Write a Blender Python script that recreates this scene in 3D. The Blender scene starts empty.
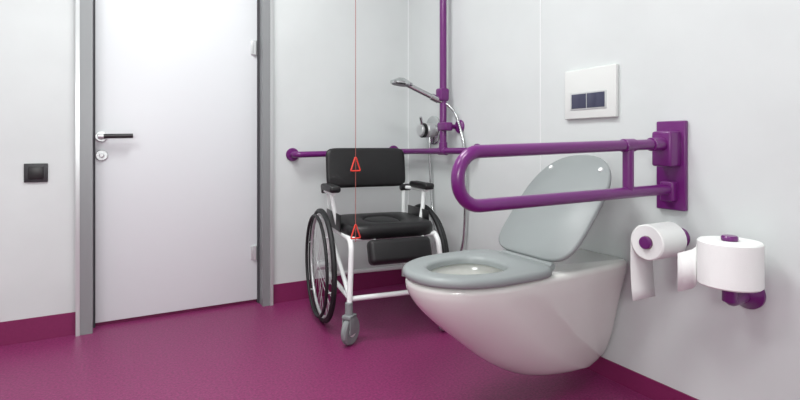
import bpy, bmesh, math, random
from mathutils import Vector, Matrix
random.seed(3)
S = bpy.context.scene
S.view_settings.view_transform = 'Standard'
S.view_settings.look = 'None'

# ---------------- materials ----------------
def lin(c):
    c = c/255.0
    return c/12.92 if c <= 0.04045 else ((c+0.055)/1.055)**2.4
def mat(name, rgb, rough=0.5, metal=0.0, spec=0.5, noise=0.0, nscale=5.0, bump=0.0, bscale=200.0, coat=0.0, emit=0.0):
    m = bpy.data.materials.new(name); m.use_nodes = True
    nt = m.node_tree; b = nt.nodes['Principled BSDF']
    col = (lin(rgb[0]), lin(rgb[1]), lin(rgb[2]), 1)
    b.inputs['Base Color'].default_value = col
    b.inputs['Roughness'].default_value = rough
    b.inputs['Metallic'].default_value = metal
    b.inputs['Specular IOR Level'].default_value = spec
    b.inputs['Coat Weight'].default_value = coat
    tc = nt.nodes.new('ShaderNodeTexCoord')
    n = nt.nodes.new('ShaderNodeTexNoise'); n.inputs['Scale'].default_value = nscale
    n.inputs['Detail'].default_value = 5
    nt.links.new(tc.outputs['Object'], n.inputs['Vector'])
    if noise > 0:
        r = nt.nodes.new('ShaderNodeValToRGB')
        r.color_ramp.elements[0].position = 0.3; r.color_ramp.elements[1].position = 0.7
        r.color_ramp.elements[0].color = (col[0]*(1-noise), col[1]*(1-noise), col[2]*(1-noise), 1)
        r.color_ramp.elements[1].color = (min(1, col[0]*(1+noise)), min(1, col[1]*(1+noise)), min(1, col[2]*(1+noise)), 1)
        nt.links.new(n.outputs['Fac'], r.inputs['Fac']); nt.links.new(r.outputs['Color'], b.inputs['Base Color'])
    if bump > 0:
        n2 = nt.nodes.new('ShaderNodeTexNoise'); n2.inputs['Scale'].default_value = bscale
        n2.inputs['Detail'].default_value = 2
        nt.links.new(tc.outputs['Object'], n2.inputs['Vector'])
        bp = nt.nodes.new('ShaderNodeBump'); bp.inputs['Strength'].default_value = bump
        bp.inputs['Distance'].default_value = 0.002
        nt.links.new(n2.outputs['Fac'], bp.inputs['Height']); nt.links.new(bp.outputs['Normal'], b.inputs['Normal'])
    if emit > 0:
        b.inputs['Emission Color'].default_value = (1, 0.98, 0.95, 1)
        b.inputs['Emission Strength'].default_value = emit
    return m
M = dict(
 wall=mat('wall_panel', (210,215,214), 0.5, noise=0.035, nscale=3, bump=0.06, bscale=60),
 ceil=mat('ceiling_paint', (232,236,235), 0.8),
 floor=mat('vinyl_floor', (127,42,92), 0.42, noise=0.30, nscale=110, bump=0.5, bscale=200),
 base=mat('vinyl_skirting', (124,34,84), 0.45, noise=0.05, nscale=120),
 door=mat('door_laminate', (222,226,228), 0.38),
 frame=mat('door_frame_grey', (142,145,146), 0.4, metal=0.2),
 seal=mat('door_seal', (60,60,64), 0.6),
 chrome=mat('chrome', (200,203,203), 0.15, metal=1.0),
 steel=mat('satin_steel', (205,208,208), 0.3, metal=0.5),
 black=mat('black_plastic', (22,21,23), 0.35),
 vinylblk=mat('black_upholstery', (14,13,15), 0.45, bump=0.2, bscale=150),
 rubber=mat('grey_rubber', (132,136,137), 0.6),
 tyre=mat('tyre_black', (24,24,26), 0.6),
 white=mat('white_enamel', (233,236,235), 0.25),
 purple=mat('purple_coating', (104,26,107), 0.28, coat=0.15),
 ceramic=mat('ceramic', (224,225,220), 0.1, coat=0.4),
 seat=mat('grey_seat_plastic', (143,149,149), 0.4),
 paper=mat('tissue_paper', (240,242,240), 0.95, spec=0.1, bump=0.25, bscale=400),
 card=mat('cardboard', (180,160,135), 0.9),
 plate=mat('flush_plate_white', (220,223,220), 0.2),
 glass=mat('dark_glass', (62,64,86), 0.1),
 red=mat('red_plastic', (225,62,48), 0.4),
 cord=mat('red_cord', (160,84,74), 0.7),
 seam=mat('sealant', (230,233,233), 0.5),
 lamp=mat('lamp_diffuser', (255,255,255), 0.5, emit=3.0),
 switch=mat('switch_anthracite', (46,46,49), 0.4),
)

# ---------------- helpers ----------------
def finish(bm, name, m, parent=None, ang=35, smooth=True):
    bmesh.ops.recalc_face_normals(bm, faces=bm.faces)
    if smooth:
        for f in bm.faces: f.smooth = True
        for e in bm.edges:
            if len(e.link_faces) == 2 and e.calc_face_angle(0) > math.radians(ang): e.smooth = False
    me = bpy.data.meshes.new(name); bm.to_mesh(me); bm.free()
    o = bpy.data.objects.new(name, me); S.collection.objects.link(o)
    me.materials.append(M[m] if isinstance(m, str) else m)
    if parent: o.parent = parent
    return o
def empty(name, loc=(0,0,0), rz=0):
    o = bpy.data.objects.new(name, None); S.collection.objects.link(o)
    o.location = loc; o.rotation_euler = (0,0,rz); o.empty_display_size = 0.1
    return o
def box(name, lo, hi, m, parent=None, bev=0.0, segs=3, mtx=None):
    bm = bmesh.new(); bmesh.ops.create_cube(bm, size=1)
    for v in bm.verts:
        v.co = Vector([(lo[i]+hi[i])/2 + v.co[i]*(hi[i]-lo[i]) for i in range(3)])
    if bev > 0: bmesh.ops.bevel(bm, geom=bm.edges[:], offset=bev, segments=segs, profile=0.5, affect='EDGES')
    if mtx: bm.transform(mtx)
    return finish(bm, name, m, parent)
def multibox(name, boxes, m, parent=None):
    bm = bmesh.new()
    for lo, hi in boxes:
        r = bmesh.ops.create_cube(bm, size=1)
        for v in r['verts']:
            v.co = Vector([(lo[i]+hi[i])/2 + v.co[i]*(hi[i]-lo[i]) for i in range(3)])
    return finish(bm, name, m, parent, smooth=False)
def rotto(d):
    return Vector(d).normalized().to_track_quat('Z','Y').to_matrix().to_4x4()
def lathe(name, prof, m, loc=(0,0,0), axis=(0,0,1), parent=None, n=40, ang=35):
    """prof: list of (r, h) revolved about axis"""
    bm = bmesh.new(); rings = []
    for r, h in prof:
        if r < 1e-6: rings.append([bm.verts.new((0,0,h))])
        else: rings.append([bm.verts.new((r*math.cos(2*math.pi*i/n), r*math.sin(2*math.pi*i/n), h)) for i in range(n)])
    for a, b in zip(rings, rings[1:]):
        for i in range(n):
            j = (i+1) % n
            if len(a) == 1 and len(b) == 1: continue
            if len(a) == 1: bm.faces.new((a[0], b[i], b[j]))
            elif len(b) == 1: bm.faces.new((a[i], a[j], b[0]))
            else: bm.faces.new((a[i], a[j], b[j], b[i]))
    bm.transform(Matrix.Translation(loc) @ rotto(axis))
    return finish(bm, name, m, parent, ang)
def cyl(name, p0, p1, r, m, parent=None, n=32, bev=0.0):
    p0 = Vector(p0); p1 = Vector(p1); L = (p1-p0).length
    b = min(bev, r*0.9)
    prof = [(0,0),(r-b,0),(r,b),(r,L-b),(r-b,L),(0,L)] if b > 0 else [(0,0),(r,0),(r,L),(0,L)]
    return lathe(name, prof, m, p0, p1-p0, parent, n)
def fillet(pts, r, n=8, closed=False):
    pts = [Vector(p) for p in pts]; out = []
    N = len(pts)
    for i in range(N):
        if not closed and i in (0, N-1): out.append(pts[i]); continue
        p, a, b = pts[i], pts[i-1], pts[(i+1) % N]
        da, db = (a-p), (b-p)
        ang = da.angle(db)
        if ang > math.pi-0.02: out.append(p); continue
        t = min(r/math.tan(ang/2), da.length*0.499, db.length*0.499)
        rr = t*math.tan(ang/2)
        da.normalize(); db.normalize()
        c = p + (da+db).normalized()*(rr/math.sin(ang/2))
        v0 = (p+da*t)-c; v1 = (p+db*t)-c
        tot = v0.angle(v1)
        for k in range(n+1):
            f = k/n
            v = (v0*math.sin((1-f)*tot)+v1*math.sin(f*tot))/math.sin(tot)
            out.append(c+v)
    return out
def tube(name, pts, r, m, parent=None, fr=0.0, closed=False, n=10, smoothc=False):
    if fr > 0: pts = fillet(pts, fr, closed=closed)
    cu = bpy.data.curves.new(name+'_c', 'CURVE'); cu.dimensions = '3D'
    if smoothc:
        sp = cu.splines.new('NURBS'); sp.points.add(len(pts)-1); sp.order_u = 4; sp.use_endpoint_u = True
        cu.resolution_u = 10
    else:
        sp = cu.splines.new('POLY'); sp.points.add(len(pts)-1)
    for i, p in enumerate(pts): sp.points[i].co = (*p, 1)
    sp.use_cyclic_u = closed
    cu.bevel_depth = r; cu.bevel_resolution = 5 if r > 0.006 else 3; cu.use_fill_caps = True
    to = bpy.data.objects.new(name+'_c', cu); S.collection.objects.link(to)
    dg = bpy.context.evaluated_depsgraph_get()
    me = bpy.data.meshes.new_from_object(to.evaluated_get(dg))
    bpy.data.objects.remove(to); bpy.data.curves.remove(cu)
    me.name = name; me.materials.clear(); me.materials.append(M[m])
    for p in me.polygons: p.use_smooth = True
    o = bpy.data.objects.new(name, me); S.collection.objects.link(o)
    if parent: o.parent = parent
    return o
def torus(name, c, axis, R, r, m, parent=None, n=64, k=12, sx=1.0):
    bm = bmesh.new(); rings = []
    for i in range(n):
        t = 2*math.pi*i/n
        rings.append([bm.verts.new(((R+r*math.cos(2*math.pi*j/k))*math.cos(t), (R+r*math.cos(2*math.pi*j/k))*math.sin(t), sx*r*math.sin(2*math.pi*j/k))) for j in range(k)])
    for i in range(n):
        a, b = rings[i], rings[(i+1) % n]
        for j in range(k): bm.faces.new((a[j], a[(j+1)%k], b[(j+1)%k], b[j]))
    bm.transform(Matrix.Translation(c) @ rotto(axis))
    return finish(bm, name, m, parent, 60)
def sgn(x): return -1 if x < 0 else 1
def dloop(af, ab, w, nf, nb, cx, n=72, wend=None):
    """D outline: front (toward -x) semi-axis af, back semi-axis ab, half width w"""
    out = []
    for i in range(n):
        t = 2*math.pi*i/n; c, s = math.cos(t), math.sin(t)
        if c >= 0: e = nf; x = -af*abs(c)**(2/e)
        else: e = nb; x = ab*abs(c)**(2/e)
        y = w*sgn(s)*abs(s)**(2/e)
        if wend is not None and x > 0:
            f = x/ab; f = f*f*(3-2*f)
            y *= (1-f)+f*wend/w
        out.append((cx+x, y))
    return out
def loft(loops, name, m, parent=None, cap0=True, cap1=True, closed=False, ang=35):
    bm = bmesh.new(); R = [[bm.verts.new(p) for p in L] for L in loops]
    n = len(R[0]); pairs = list(zip(R, R[1:]))
    if closed: pairs.append((R[-1], R[0]))
    for a, b in pairs:
        for i in range(n):
            bm.faces.new((a[i], a[(i+1)%n], b[(i+1)%n], b[i]))
    if not closed:
        if cap0: bm.faces.new(R[0])
        if cap1: bm.faces.new(R[-1])
    return finish(bm, name, m, parent, ang)

# ---------------- room ----------------
XR, YB, XL, YF, ZC = 1.61, 2.76, -1.5, -1.0, 2.55
T = 0.15
DX0, DX1, DZ = -0.175, 0.731, 2.10
multibox('floor', [((XL-T, YF-T, -0.1), (XR+T, YB+T, 0.0))], 'floor')
multibox('ceiling', [((XL-T, YF-T, ZC), (XR+T, YB+T, ZC+0.1))], 'ceil')
multibox('wall_right', [((XR, YF-T, 0), (XR+T, YB+T, ZC))], 'wall')
multibox('wall_left', [((XL-T, YF-T, 0), (XL, YB+T, ZC))], 'wall')
multibox('wall_front', [((XL, YF-T, 0), (XR, YF, ZC))], 'wall')
multibox('wall_back', [((XL, YB, 0), (DX0, YB+T, ZC)), ((DX1, YB, 0), (XR, YB+T, ZC)), ((DX0, YB, DZ), (DX1, YB+T, ZC))], 'wall')
HB = 0.105; HR = 0.068
box('baseboard_back', (XL, YB-0.005, 0), (DX0, YB, HB), 'base')
box('baseboard_back_right', (DX1, YB-0.005, 0), (XR, YB, HB), 'base')
box('baseboard_right', (XR-0.005, YF, 0), (XR, YB-0.005, HR), 'base')
box('baseboard_left', (XL, YF, 0), (XL+0.005, YB, HB), 'base')
box('baseboard_front', (XL, YF, 0), (XR, YF+0.005, HB), 'base')
box('trim_wall_seam', (XR-0.0015, 1.606, HR), (XR, 1.611, ZC), 'seam')
box('trim_corner', (XR-0.004, YB-0.004, HB), (XR, YB, ZC), 'seam')

# door (built in coordinates of a wall at 2.72, pushed back with the wall)
d = empty('door_1', (0, 0.04, 0))
multibox('frame', [((DX0, 2.695, 0), (-0.112, 2.845, DZ)), ((0.678, 2.695, 0), (DX1, 2.845, DZ)), ((-0.112, 2.695, 2.04), (0.678, 2.845, DZ))], 'frame', d)
multibox('frame_lip', [((DX0-0.003, 2.689, 0), (DX0+0.013, 2.70, DZ)), ((DX1-0.013, 2.689, 0), (DX1+0.003, 2.70, DZ))], 'steel', d)
multibox('rebate_seal', [((-0.112, 2.775, 0), (-0.104, 2.80, 2.04)), ((0.668, 2.765, 0), (0.678, 2.80, 2.04))], 'seal', d)
box('leaf', (-0.109, 2.785, 0.018), (0.674, 2.83, 2.035), 'door', d, bev=0.002)
box('threshold', (-0.112, 2.80, 0), (0.678, 2.87, 0.02), 'base', d)
for i, z in enumerate((1.42, 0.28)):
    cyl('hinge_%d' % i, (0.656, 2.775, z-0.04), (0.656, 2.775, z+0.04), 0.009, 'steel', d, bev=0.002)
    box('hinge_leaf_%d' % i, (0.634, 2.779, z-0.038), (0.674, 2.786, z+0.038), 'steel', d, bev=0.002)
lathe('handle_rose', [(0,0),(0.027,0),(0.027,0.006),(0.024,0.009),(0,0.009)], 'steel', (-0.079, 2.785, 0.922), (0,-1,0), d)
cyl('handle_neck', (-0.079, 2.785, 0.922), (-0.079, 2.735, 0.922), 0.012, 'steel', d)
tube('handle_lever', [(-0.068, 2.732, 0.922), (0.056, 2.732, 0.925)], 0.0115, 'black', d)
cyl('handle_cap', (-0.093, 2.732, 0.922), (-0.066, 2.732, 0.922), 0.0125, 'steel', d, bev=0.003)
lathe('lock_rose', [(0,0),(0.027,0),(0.027,0.006),(0.024,0.009),(0,0.009)], 'steel', (-0.077, 2.785, 0.83), (0,-1,0), d)
cyl('lock_knob', (-0.077, 2.785, 0.83), (-0.077, 2.76, 0.83), 0.010, 'steel', d, bev=0.003)

# switch
sw = empty('light_switch', (-0.329, YB, 0.755))
box('switch_frame', (-0.044, -0.009, -0.042), (0.044, 0, 0.042), 'switch', sw, bev=0.003)
box('switch_rocker', (-0.028, -0.014, -0.028), (0.028, -0.008, 0.028), 'black', sw, bev=0.002)

# ---------------- toilet ----------------
YT = 1.29
t = empty('wall_hung_toilet', (0, YT, 0))
keys = [ # z, tip, xc, w, wend
 (0.075, 1.36, 1.52, 0.035, 0.008), (0.090, 1.24, 1.45, 0.070, 0.020), (0.12, 1.14, 1.37, 0.092, 0.038),
 (0.18, 1.035, 1.27, 0.115, 0.066), (0.25, 0.945, 1.17, 0.135, 0.088), (0.33, 0.850, 1.08, 0.155, 0.112),
 (0.385, 0.797, 1.03, 0.167, 0.130), (0.425, 0.772, 1.01, 0.175, 0.142), (0.452, 0.765, 1.005, 0.178, 0.147)]
def cr(p0, p1, p2, p3, f):
    return 0.5*((2*p1)+(-p0+p2)*f+(2*p0-5*p1+4*p2-p3)*f*f+(-p0+3*p1-3*p2+p3)*f**3)
lv = []
for i in range(len(keys)-1):
    k = [keys[max(0, i-1)], keys[i], keys[i+1], keys[min(len(keys)-1, i+2)]]
    for s in range(4):
        lv.append([cr(k[0][j], k[1][j], k[2][j], k[3][j], s/4) for j in range(5)])
lv.append(list(keys[-1]))
loops = []
XW = 1.607
for z, tip, xc, w, we in lv:
    loops.append([(x, y, z) for x, y in dloop(xc-tip, XW-xc, w, 2.1, 9, xc, wend=we)])
z0, tip, xc, w, we = keys[-1]
for dz, ins in ((0.008, 0.002), (0.013, 0.007), (0.015, 0.014)):
    loops.append([(x, y, z0+dz) for x, y in dloop(xc-tip-ins, XW-xc-(0 if ins < 0.01 else 0.002), w-ins, 2.1, 9, xc, wend=we-ins)])
for z, a, b, w2 in ((0.467,0.185,0.13,0.13),(0.460,0.178,0.122,0.123),(0.43,0.17,0.112,0.118),(0.38,0.145,0.10,0.10),(0.33,0.11,0.085,0.075),(0.30,0.06,0.06,0.045)):
    loops.append([(x, y, z) for x, y in dloop(a, b, w2, 2, 2, 1.0+(0.47-z)*0.35)])
loft(loops, 'bowl', 'ceramic', t, ang=50)
# seat ring
o = lambda z, i: [(x, y, z) for x, y in dloop(0.240-i, 0.205-i, 0.186-i, 2.15, 5, 1.0)]
h = lambda z, i: [(x, y, z) for x, y in dloop(0.160+i, 0.095+i, 0.108+i, 2.1, 2.3, 0.995)]
loft([o(0.471,0.004), o(0.475,0), o(0.487,0.0), o(0.494,0.004), o(0.498,0.012), h(0.497,0.014), h(0.493,0.004), h(0.485,0), h(0.471,0)], 'seat_ring', 'seat', t, closed=True, ang=60)
cyl('hinge_bar', (1.225, -0.12, 0.484), (1.225, 0.12, 0.484), 0.014, 'seat', t, bev=0.003)
# lid
ld = []
for z, i in ((0.0,0.006),(0.003,0.001),(0.008,0),(0.014,0.001),(0.018,0.006)):
    ld.append([(x, y, z) for x, y in dloop(0.235-i, 0.215-i, 0.185-i, 2.5, 5, 0.235)])
phi = math.radians(49.5)
def lidm():
    flip = Matrix.Translation((0.45,0,0)) @ Matrix.Scale(-1, 4, (1,0,0))
    return Matrix.Translation((1.230, 0, 0.492)) @ Matrix.Rotation(-phi, 4, 'Y') @ flip
L = loft(ld, 'lid', 'seat', t, ang=60); L.data.transform(lidm()); L.data.flip_normals()
for sy in (-1, 1):
    b = lathe('lid_buffer_%d' % (1 if sy < 0 else 2), [(0,0.018),(0.009,0.018),(0.008,0.023),(0,0.024)], 'white', (0.07, sy*0.115, 0), (0,0,1), t)
    b.data.transform(lidm()); b.data.flip_normals()

# flush plate
fp = empty('flush_plate')
box('plate_body', (1.592, 1.213, 0.984), (1.61, 1.457, 1.180), 'plate', fp, bev=0.004)
box('button_frame', (1.5895, 1.253, 1.019), (1.593, 1.424, 1.088), 'steel', fp, bev=0.001)
box('button_full', (1.588, 1.260, 1.025), (1.591, 1.342, 1.082), 'glass', fp, bev=0.001)
box('button_half', (1.588, 1.346, 1.025), (1.591, 1.417, 1.082), 'glass', fp, bev=0.001)

# ---------------- fold-down grab rail ----------------
g = empty('folding_grab_rail')
Yg = 1.0
box('wall_plate', (1.592, 0.955, 0.665), (1.61, 1.055, 0.96), 'purple', g, bev=0.004)
box('bracket', (1.535, 0.968, 0.81), (1.60, 1.035, 0.925), 'purple', g, bev=0.008)
box('stop_block', (1.565, 0.98, 0.695), (1.60, 1.025, 0.76), 'purple', g, bev=0.006)
tube('rail_loop', [(1.57, Yg, 0.884), (0.724, Yg, 0.862), (0.724, Yg, 0.726), (1.58, Yg, 0.735)], 0.0172, 'purple', g, fr=0.066)
tube('cross_tube', [(1.37, Yg, 0.873), (1.37, Yg, 0.733)], 0.0165, 'purple', g)
cyl('collar_upper', (1.345, Yg, 0.878), (1.395, Yg, 0.8795), 0.0205, 'purple', g, bev=0.002)
cyl('pivot_sleeve', (1.48, Yg, 0.882), (1.56, Yg, 0.884), 0.0215, 'purple', g, bev=0.002)

# ---------------- toilet rolls ----------------
def sheet(name, pts, m, parent, axis, wdt):
    bm = bmesh.new(); A = Vector(axis)*wdt
    for p, q in zip(pts, pts[1:]):
        p = Vector(p); q = Vector(q)
        vs = [bm.verts.new(v) for v in (p, q, q+A, p+A)]
        bm.faces.new(vs)
    bmesh.ops.remove_doubles(bm, verts=bm.verts, dist=1e-5)
    ob = finish(bm, name, m, parent, 60)
    s = ob.modifiers.new('thick', 'SOLIDIFY'); s.thickness = 0.0012
    return ob
def roll(name, p, axis, R, L, parent):
    lathe(name, [(0.021,0),(R-0.004,0),(R,0.004),(R,L-0.004),(R-0.004,L),(0.021,L)], 'paper', p, axis, parent, n=56)
    lathe(name+'_core', [(0.021,0.001),(0.021,L-0.001),(0.0195,L-0.001),(0.0195,0.001),(0.021,0.001)], 'card', p, axis, parent)
r1 = empty('toilet_roll_holder')
Y1 = 0.983
roll('paper_roll', (1.435, Y1, 0.575), (1,0,0), 0.056, 0.125, r1)
cyl('spindle', (1.43, Y1, 0.575), (1.605, Y1, 0.575), 0.0185, 'purple', r1)
lathe('knob', [(0,0),(0.017,0.001),(0.020,0.005),(0.020,0.012),(0.0185,0.016),(0,0.016)], 'purple', (1.421, Y1, 0.575), (1,0,0), r1)
lathe('wall_flange', [(0,0),(0.034,0),(0.034,0.006),(0.028,0.012),(0,0.013)], 'purple', (1.61, Y1, 0.575), (-1,0,0), r1)
pts = []
for i in range(8):
    a = math.radians(60 - i*60/7)
    pts.append((1.438, Y1+0.0575*math.cos(a), 0.575+0.0575*math.sin(a)))
for i, (dy, z) in enumerate(((0.0582,0.53),(0.0585,0.49),(0.057,0.45),(0.054,0.41),(0.050,0.378))):
    pts.append((1.438, Y1+dy, z))
sheet('paper_sheet', pts, 'paper', r1, (1,0,0), 0.115)

r2 = empty('toilet_roll_holder.001')
C2 = Vector((1.485, 0.765, 0.489))
roll('paper_roll', C2, (0,0,1), 0.079, 0.124, r2)
cyl('spindle', C2-Vector((0,0,0.045)), C2+Vector((0,0,0.128)), 0.0185, 'purple', r2)
lathe('knob', [(0,0),(0.0185,0),(0.021,0.004),(0.021,0.010),(0.018,0.014),(0,0.014)], 'purple', C2+Vector((0,0,0.124)), (0,0,1), r2)
lathe('wall_flange', [(0,0),(0.044,0),(0.044,0.010),(0.036,0.020),(0.022,0.04),(0,0.041)], 'purple', (1.61, 0.775, 0.445), (-1,0,0), r2)
tube('arm', [(1.60, 0.775, 0.445), (1.485, 0.765, 0.445), (1.485, 0.765, 0.49)], 0.0185, 'purple', r2, fr=0.03)
pts = []
for i in range(8):
    a = math.radians(70+i*8)
    pts.append((C2.x+0.0805*math.cos(a), C2.y+0.0805*math.sin(a), 0.492-0.002*i))
pts += [(1.435, 0.840, 0.468), (1.42, 0.856, 0.460), (1.41, 0.868, 0.455)]
sheet('paper_sheet', pts, 'paper', r2, (0,0,1), 0.112)

# ---------------- shower rail + shower ----------------
s = empty('shower_grab_rail')
ZR, XO, YO = 0.84, 1.545, 2.695
tube('rail', [(0.85, YB, ZR-0.014), (0.85, YO, ZR-0.014), (XO, YO, ZR), (XO, 2.05, ZR+0.01), (XR, 2.05, ZR+0.01)], 0.0175, 'purple', s, fr=0.035)
fl = [(0,0),(0.037,0),(0.037,0.008),(0.033,0.013),(0,0.014)]
lathe('flange_back', fl, 'purple', (0.85, YB, ZR-0.014), (0,-1,0), s)
lathe('flange_right', fl, 'purple', (XR, 2.05, ZR+0.01), (-1,0,0), s)
tube('riser', [(XO, 2.27, ZR), (XO, 2.27, 1.98), (XR, 2.27, 1.98)], 0.0195, 'purple', s, fr=0.04)
lathe('flange_top', fl, 'purple', (XR, 2.27, 1.98), (-1,0,0), s)
cyl('tee_collar', (XO, 2.235, ZR+0.006), (XO, 2.305, ZR+0.006), 0.0215, 'purple', s, bev=0.002)
cyl('tee_sleeve', (XO, 2.27, ZR), (XO, 2.27, ZR+0.055), 0.0235, 'purple', s, bev=0.002)
cyl('stay', (XO, 2.23, 0.98), (XR, 2.23, 0.98), 0.013, 'purple', s)
lathe('flange_stay', fl, 'purple', (XR, 2.20, 0.98), (-1,0,0), s)
box('stay_clamp', (XO-0.024, 2.21, 0.957), (XO+0.024, 2.295, 1.003), 'purple', s, bev=0.008)
cyl('stay_back', (1.50, YO, ZR), (1.50, YB, ZR), 0.013, 'purple', s)
lathe('flange_corner', fl, 'purple', (1.50, YB, ZR), (0,-1,0), s)
box('slider', (XO-0.032, 2.245, 1.12), (XO+0.026, 2.30, 1.19), 'purple', s, bev=0.01)

sh = empty('hand_shower')
H0 = Vector((1.50, 2.285, 1.135)); H1 = Vector((1.330, 2.352, 1.222))
dd = (H1-H0)
tube('handle', [H0-dd*0.25, H0, H0+dd*0.5, H1-dd*0.1], 0.014, 'chrome', sh)
cyl('holder_cone', H0-dd*0.12, H0+dd*0.12, 0.019, 'chrome', sh, bev=0.003)
ax = Vector((-0.12, 0.07, -1)).normalized()
lathe('head', [(0,-0.012),(0.018,-0.012),(0.044,0.0),(0.062,0.010),(0.063,0.020),(0.057,0.026),(0,0.026)], 'chrome', H1-ax*0.008, ax, sh)
lathe('nozzle_face', [(0,0),(0.053,0),(0.051,0.003),(0,0.003)], 'rubber', H1+ax*0.017, ax, sh)
MC = Vector((XR, 2.46, 0.965))
lathe('mixer_escutcheon', [(0,0),(0.085,0),(0.085,0.008),(0.076,0.014),(0,0.014)], 'chrome', MC, (-1,0,0), sh)
lathe('mixer_body', [(0,0.01),(0.042,0.01),(0.042,0.055),(0.036,0.062),(0.036,0.095),(0.031,0.10),(0,0.10)], 'steel', MC, (-1,0,0), sh)
tube('mixer_lever', [MC+Vector((-0.085,0,0)), MC+Vector((-0.090,-0.01,0.04)), MC+Vector((-0.105,-0.02,0.075))], 0.009, 'chrome', sh)
lathe('mixer_grip_ring', [(0.036,0.066),(0.043,0.068),(0.043,0.084),(0.036,0.086)], 'black', MC, (-1,0,0), sh)
cyl('mixer_outlet', MC+Vector((-0.03,0,-0.035)), MC+Vector((-0.03,0,-0.075)), 0.012, 'chrome', sh)
hs = H0-dd*0.25
tube('hose', [hs, hs+Vector((0.05,-0.04,-0.03)), (1.592,2.19,1.0), (1.590,2.12,0.85), (1.585,2.12,0.6), (1.585,2.13,0.36), (1.585,2.18,0.27), (1.585,2.27,0.25),
     (1.585,2.37,0.29), (1.585,2.44,0.45), (1.585,2.46,0.7), MC+Vector((-0.03,0,-0.12)), MC+Vector((-0.03,0,-0.07))], 0.0075, 'chrome', sh, smoothc=True)

# ---------------- commode wheelchair ----------------
w = empty('commode_wheelchair', (1.143, 2.25, 0), math.radians(-8))
RW = 0.28
for sx, nm in ((-1,'left'), (1,'right')):
    wx = sx*0.278; cy = 0.08
    c = (wx, cy, RW+0.002)
    torus('tyre_'+nm, c, (1,0,0), RW-0.013, 0.013, 'tyre', w)
    torus('rim_'+nm, c, (1,0,0), RW-0.029, 0.008, 'steel', w)
    torus('handrim_'+nm, (wx+sx*0.028, cy, RW+0.002), (1,0,0), RW-0.035, 0.008, 'tyre', w)
    cyl('hub_'+nm, (wx-0.025, cy, RW), (wx+0.025, cy, RW), 0.022, 'steel', w, bev=0.004)
    cyl('axle_'+nm, (wx, cy, RW), (sx*0.20, cy, RW), 0.009, 'steel', w)
    bm = bmesh.new()
    for i in range(28):
        a = 2*math.pi*i/28; off = 0.5*(1 if i % 2 else -1)
        p0 = Vector((wx+(0.018 if (i//2) % 2 else -0.018), cy+0.02*math.cos(a+off), RW+0.02*math.sin(a+off)))
        p1 = Vector((wx, cy+(RW-0.033)*math.cos(a), RW+(RW-0.033)*math.sin(a)))
        mt = Matrix.Translation((p0+p1)/2) @ rotto(p1-p0)
        bmesh.ops.create_cone(bm, cap_ends=True, segments=6, radius1=0.0013, radius2=0.0013, depth=(p1-p0).length, matrix=mt)
    finish(bm, 'spokes_'+nm, 'steel', w)
    for i in range(6):
        a = 2*math.pi*i/6+0.3
        cyl('rim_stay_%s_%d' % (nm, i), (wx, cy+(RW-0.03)*math.cos(a), RW+(RW-0.03)*math.sin(a)), (wx+sx*0.028, cy+(RW-0.035)*math.cos(a), RW+(RW-0.035)*math.sin(a)), 0.004, 'steel', w, n=10)
    fx = sx*0.212
    tube('back_post_'+nm, [(fx, 0.20, 0.15), (fx, 0.20, 0.62), (sx*0.205, 0.235, 0.84)], 0.0115, 'white', w, fr=0.1)
    tube('side_frame_'+nm, [(fx, 0.20, 0.455), (fx, -0.24, 0.455), (fx+sx*0.018, -0.265, 0.16)], 0.0125, 'white', w, fr=0.06)
    tube('lower_rail_'+nm, [(fx, 0.20, 0.20), (fx+sx*0.01, -0.25, 0.20)], 0.0115, 'white', w)
    tube('brace_'+nm, [(fx, 0.18, 0.44), (fx+sx*0.008, -0.22, 0.21)], 0.0105, 'white', w)
    # caster
    cxx = sx*0.232; cyy = -0.265
    cyl('caster_stem_'+nm, (cxx, cyy, 0.125), (cxx, cyy, 0.19), 0.017, 'rubber', w, bev=0.003)
    ca = empty('caster_'+nm, (cxx, cyy, 0), math.radians(-48)); ca.parent = w
    for q in (-1, 1):
        box('fork_%s_%d' % (nm, q+1), (q*0.019-0.003, -0.022, 0.05), (q*0.019+0.003, 0.03, 0.135), 'rubber', ca, bev=0.0025)
    box('crown_'+nm, (-0.022, -0.025, 0.118), (0.022, 0.03, 0.136), 'rubber', ca, bev=0.005)
    lathe('caster_wheel_'+nm, [(0,-0.011),(0.03,-0.011),(0.034,-0.014),(0.055,-0.014),(0.062,-0.008),(0.062,0.008),(0.055,0.014),(0.034,0.014),(0.03,0.011),(0,0.011)], 'rubber', (0, 0.012, 0.063), (1,0,0), ca)
    lathe('caster_hub_'+nm, [(0,-0.0145),(0.027,-0.0145),(0.027,0.0145),(0,0.0145)], 'white', (0, 0.012, 0.063), (1,0,0), ca)
    # arm rest
    tube('arm_support_'+nm, [(fx, 0.205, 0.645), (sx*0.245, 0.14, 0.645), (sx*0.245, -0.04, 0.645)], 0.010, 'white', w, fr=0.03)
    tube('arm_strut_'+nm, [(sx*0.245, 0.0, 0.645), (sx*0.235, -0.01, 0.56), (sx*0.212, -0.02, 0.455)], 0.011, 'white', w, fr=0.05)
    box('arm_pad_'+nm, (sx*0.245-0.027, -0.08, 0.652), (sx*0.245+0.027, 0.14, 0.685), 'vinylblk', w, bev=0.013, segs=4)
    cyl('arm_pivot_'+nm, (fx-sx*0.02, 0.20, 0.645), (fx+sx*0.04, 0.20, 0.645), 0.019, 'black', w, bev=0.004)
    box('skirt_guard_'+nm, (sx*0.228-0.003, -0.10, 0.47), (sx*0.228+0.003, 0.17, 0.55), 'black', w, bev=0.002)
tube('cross_bar_front', [(-0.22, -0.255, 0.20), (0.22, -0.255, 0.20)], 0.0115, 'white', w)
tube('cross_bar_rear', [(-0.21, 0.20, 0.20), (0.21, 0.20, 0.20)], 0.0115, 'white', w)
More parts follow.
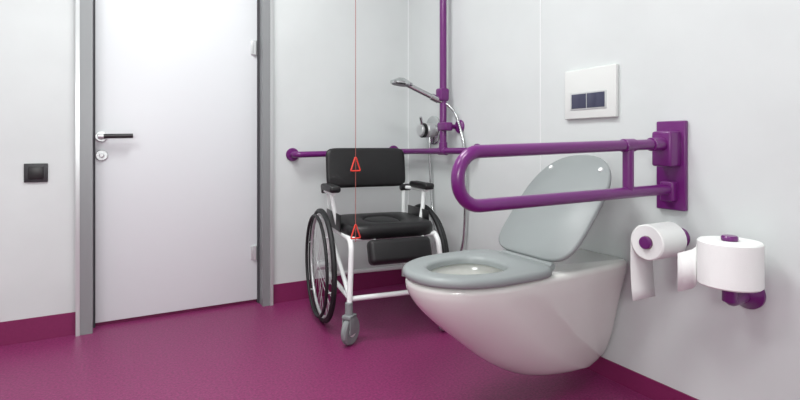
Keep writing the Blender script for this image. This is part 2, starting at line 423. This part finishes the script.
tube('cross_bar_seat', [(-0.21, 0.20, 0.455), (0.21, 0.20, 0.455)], 0.0105, 'white', w)
tube('cross_bar_seat_front', [(-0.21, -0.21, 0.455), (0.21, -0.21, 0.455)], 0.0105, 'white', w)
tube('push_bar', [(-0.20, 0.235, 0.81), (-0.20, 0.30, 0.83), (0.20, 0.30, 0.83), (0.20, 0.235, 0.81)], 0.011, 'white', w, fr=0.03)
def pad(name, w2, z0, z1, th, y0, curve, m, parent, rnd=0.03, tilt=0):
    n = 80
    hh = (z1-z0)/2; zc = (z0+z1)/2
    loopsP = []
    for k, (yy, ins) in enumerate(((0, 0.016),(0.004, 0.006),(0.010, 0.001),(th*0.5, 0),(th-0.010, 0.001),(th-0.004, 0.006),(th, 0.016))):
        Lp = []
        for i in range(n):
            a = 2*math.pi*i/n; c_, s_ = math.cos(a), math.sin(a)
            x = (w2-ins)*sgn(c_)*abs(c_)**(2/11); z = (hh-ins)*sgn(s_)*abs(s_)**(2/7)
            Lp.append((x, y0+yy+curve*(1-(x/w2)**2)+tilt*(z+hh), zc+z))
        loopsP.append(Lp)
    return loft(loopsP, name, m, parent, ang=50)
pad('backrest', 0.224, 0.650, 0.864, 0.035, 0.185, 0.025, 'vinylblk', w, tilt=0.12)
n = 96
def sq(wx_, wy_, e, cx=0, cy=0):
    out = []
    for i in range(n):
        a = 2*math.pi*i/n; c_, s_ = math.cos(a), math.sin(a)
        out.append((cx+wx_*sgn(c_)*abs(c_)**(2/e), cy+wy_*sgn(s_)*abs(s_)**(2/e)))
    return out
so = lambda z, i: [(x, y, z) for x, y in sq(0.218-i, 0.215-i, 6, 0, -0.02)]
si = lambda z, i: [(x, y, z) for x, y in sq(0.085+i, 0.11+i, 2.4, 0, -0.03)]
loft([so(0.450,0.010), so(0.458,0), so(0.495,0), so(0.508,0.006), so(0.514,0.020), si(0.514,0.022), si(0.508,0.006), si(0.496,0), si(0.450,0)], 'seat_cushion', 'vinylblk', w, closed=True, ang=60)
loft([[(x, y, z) for x, y in sq(0.084-i, 0.109-i, 2.4, 0, -0.03)] for z, i in ((0.46,0.0),(0.50,0.0),(0.507,0.006),(0.510,0.02))], 'seat_insert', 'vinylblk', w, ang=50)
bmx = Matrix.Translation((0.002, -0.28, 0.402)) @ Matrix.Rotation(math.radians(-20), 4, 'X')
box('front_pad', (-0.15, -0.032, -0.055), (0.15, 0.032, 0.055), 'vinylblk', w, bev=0.022, segs=4, mtx=bmx)
for sx in (-1, 1):
    tube('front_pad_bracket_%d' % (sx+1), [(sx*0.12+0.02, -0.21, 0.455), (sx*0.12+0.02, -0.26, 0.42)], 0.008, 'white', w)

# ---------------- pull cord ----------------
e = empty('emergency_pull_cord')
CX, CY = 0.868, 1.93
tube('cord', [(CX, CY, ZC-0.02), (CX, CY, 0.47)], 0.0013, 'cord', e)
lathe('ceiling_rose', [(0,0),(0.04,0),(0.04,0.015),(0.03,0.022),(0,0.022)], 'white', (CX, CY, ZC), (0,0,-1), e)
for i, z in enumerate((0.785, 0.50)):
    tube('triangle_%d' % i, [(CX-0.022, CY, z-0.014), (CX+0.022, CY, z-0.014), (CX, CY, z+0.048)], 0.0032, 'red', e, fr=0.003, closed=True)

# ---------------- lights ----------------
def lamp(x, y, power, size=0.7, nm='ceiling_lamp'):
    o = empty(nm, (x, y, ZC))
    lathe('housing', [(0,0),(0.12,0),(0.12,0.02),(0.105,0.025),(0,0.025)], 'white', (0,0,0), (0,0,-1), o)
    lathe('diffuser', [(0,0.026),(0.10,0.026),(0.098,0.028),(0,0.029)], 'lamp', (0,0,0), (0,0,-1), o)
    ld_ = bpy.data.lights.new('lamp_light', 'AREA'); ld_.shape = 'DISK'; ld_.size = size
    ld_.energy = power; ld_.color = (0.985, 1, 0.99)
    lo = bpy.data.objects.new('lamp_light', ld_); S.collection.objects.link(lo)
    lo.parent = o; lo.location = (0, 0, -0.035)
lamp(0.35, 1.7, 25)
lamp(0.2, 0.2, 20)
lamp(-0.8, 1.1, 20)
# added frontal fill light with invented housing, on the unseen front wall
fill_root = empty('fill_light', (-0.5, YF, 1.25))
box('housing', (-0.50, 0.0, -0.06), (0.50, 0.05, 0.06), 'white', fill_root, bev=0.01)
box('diffuser', (-0.48, 0.048, -0.05), (0.48, 0.06, 0.05), 'lamp', fill_root, bev=0.004)
la = bpy.data.lights.new('lamp_light', 'AREA'); la.shape = 'RECTANGLE'; la.size = 1.0; la.size_y = 0.4; la.energy = 23; la.color = (0.99, 1, 0.99)
lo = bpy.data.objects.new('lamp_light', la); S.collection.objects.link(lo); lo.parent = fill_root
lo.location = (0, 0.08, 0); lo.rotation_euler = (math.radians(90), 0, math.radians(-12))
wd = bpy.data.worlds.new('world'); S.world = wd; wd.use_nodes = True
wd.node_tree.nodes['Background'].inputs['Color'].default_value = (0.8, 0.8, 0.82, 1)
wd.node_tree.nodes['Background'].inputs['Strength'].default_value = 0.3

# ---------------- camera ----------------
cd = bpy.data.cameras.new('camera'); cam = bpy.data.objects.new('camera', cd); S.collection.objects.link(cam)
cd.sensor_width = 36; cd.lens = 499/800*36; cd.shift_y = -55/800; cd.clip_start = 0.02
cam.location = (0, 0, 0.88)
cam.rotation_euler = (math.radians(90), 0, math.radians(-29.3))
S.camera = cam
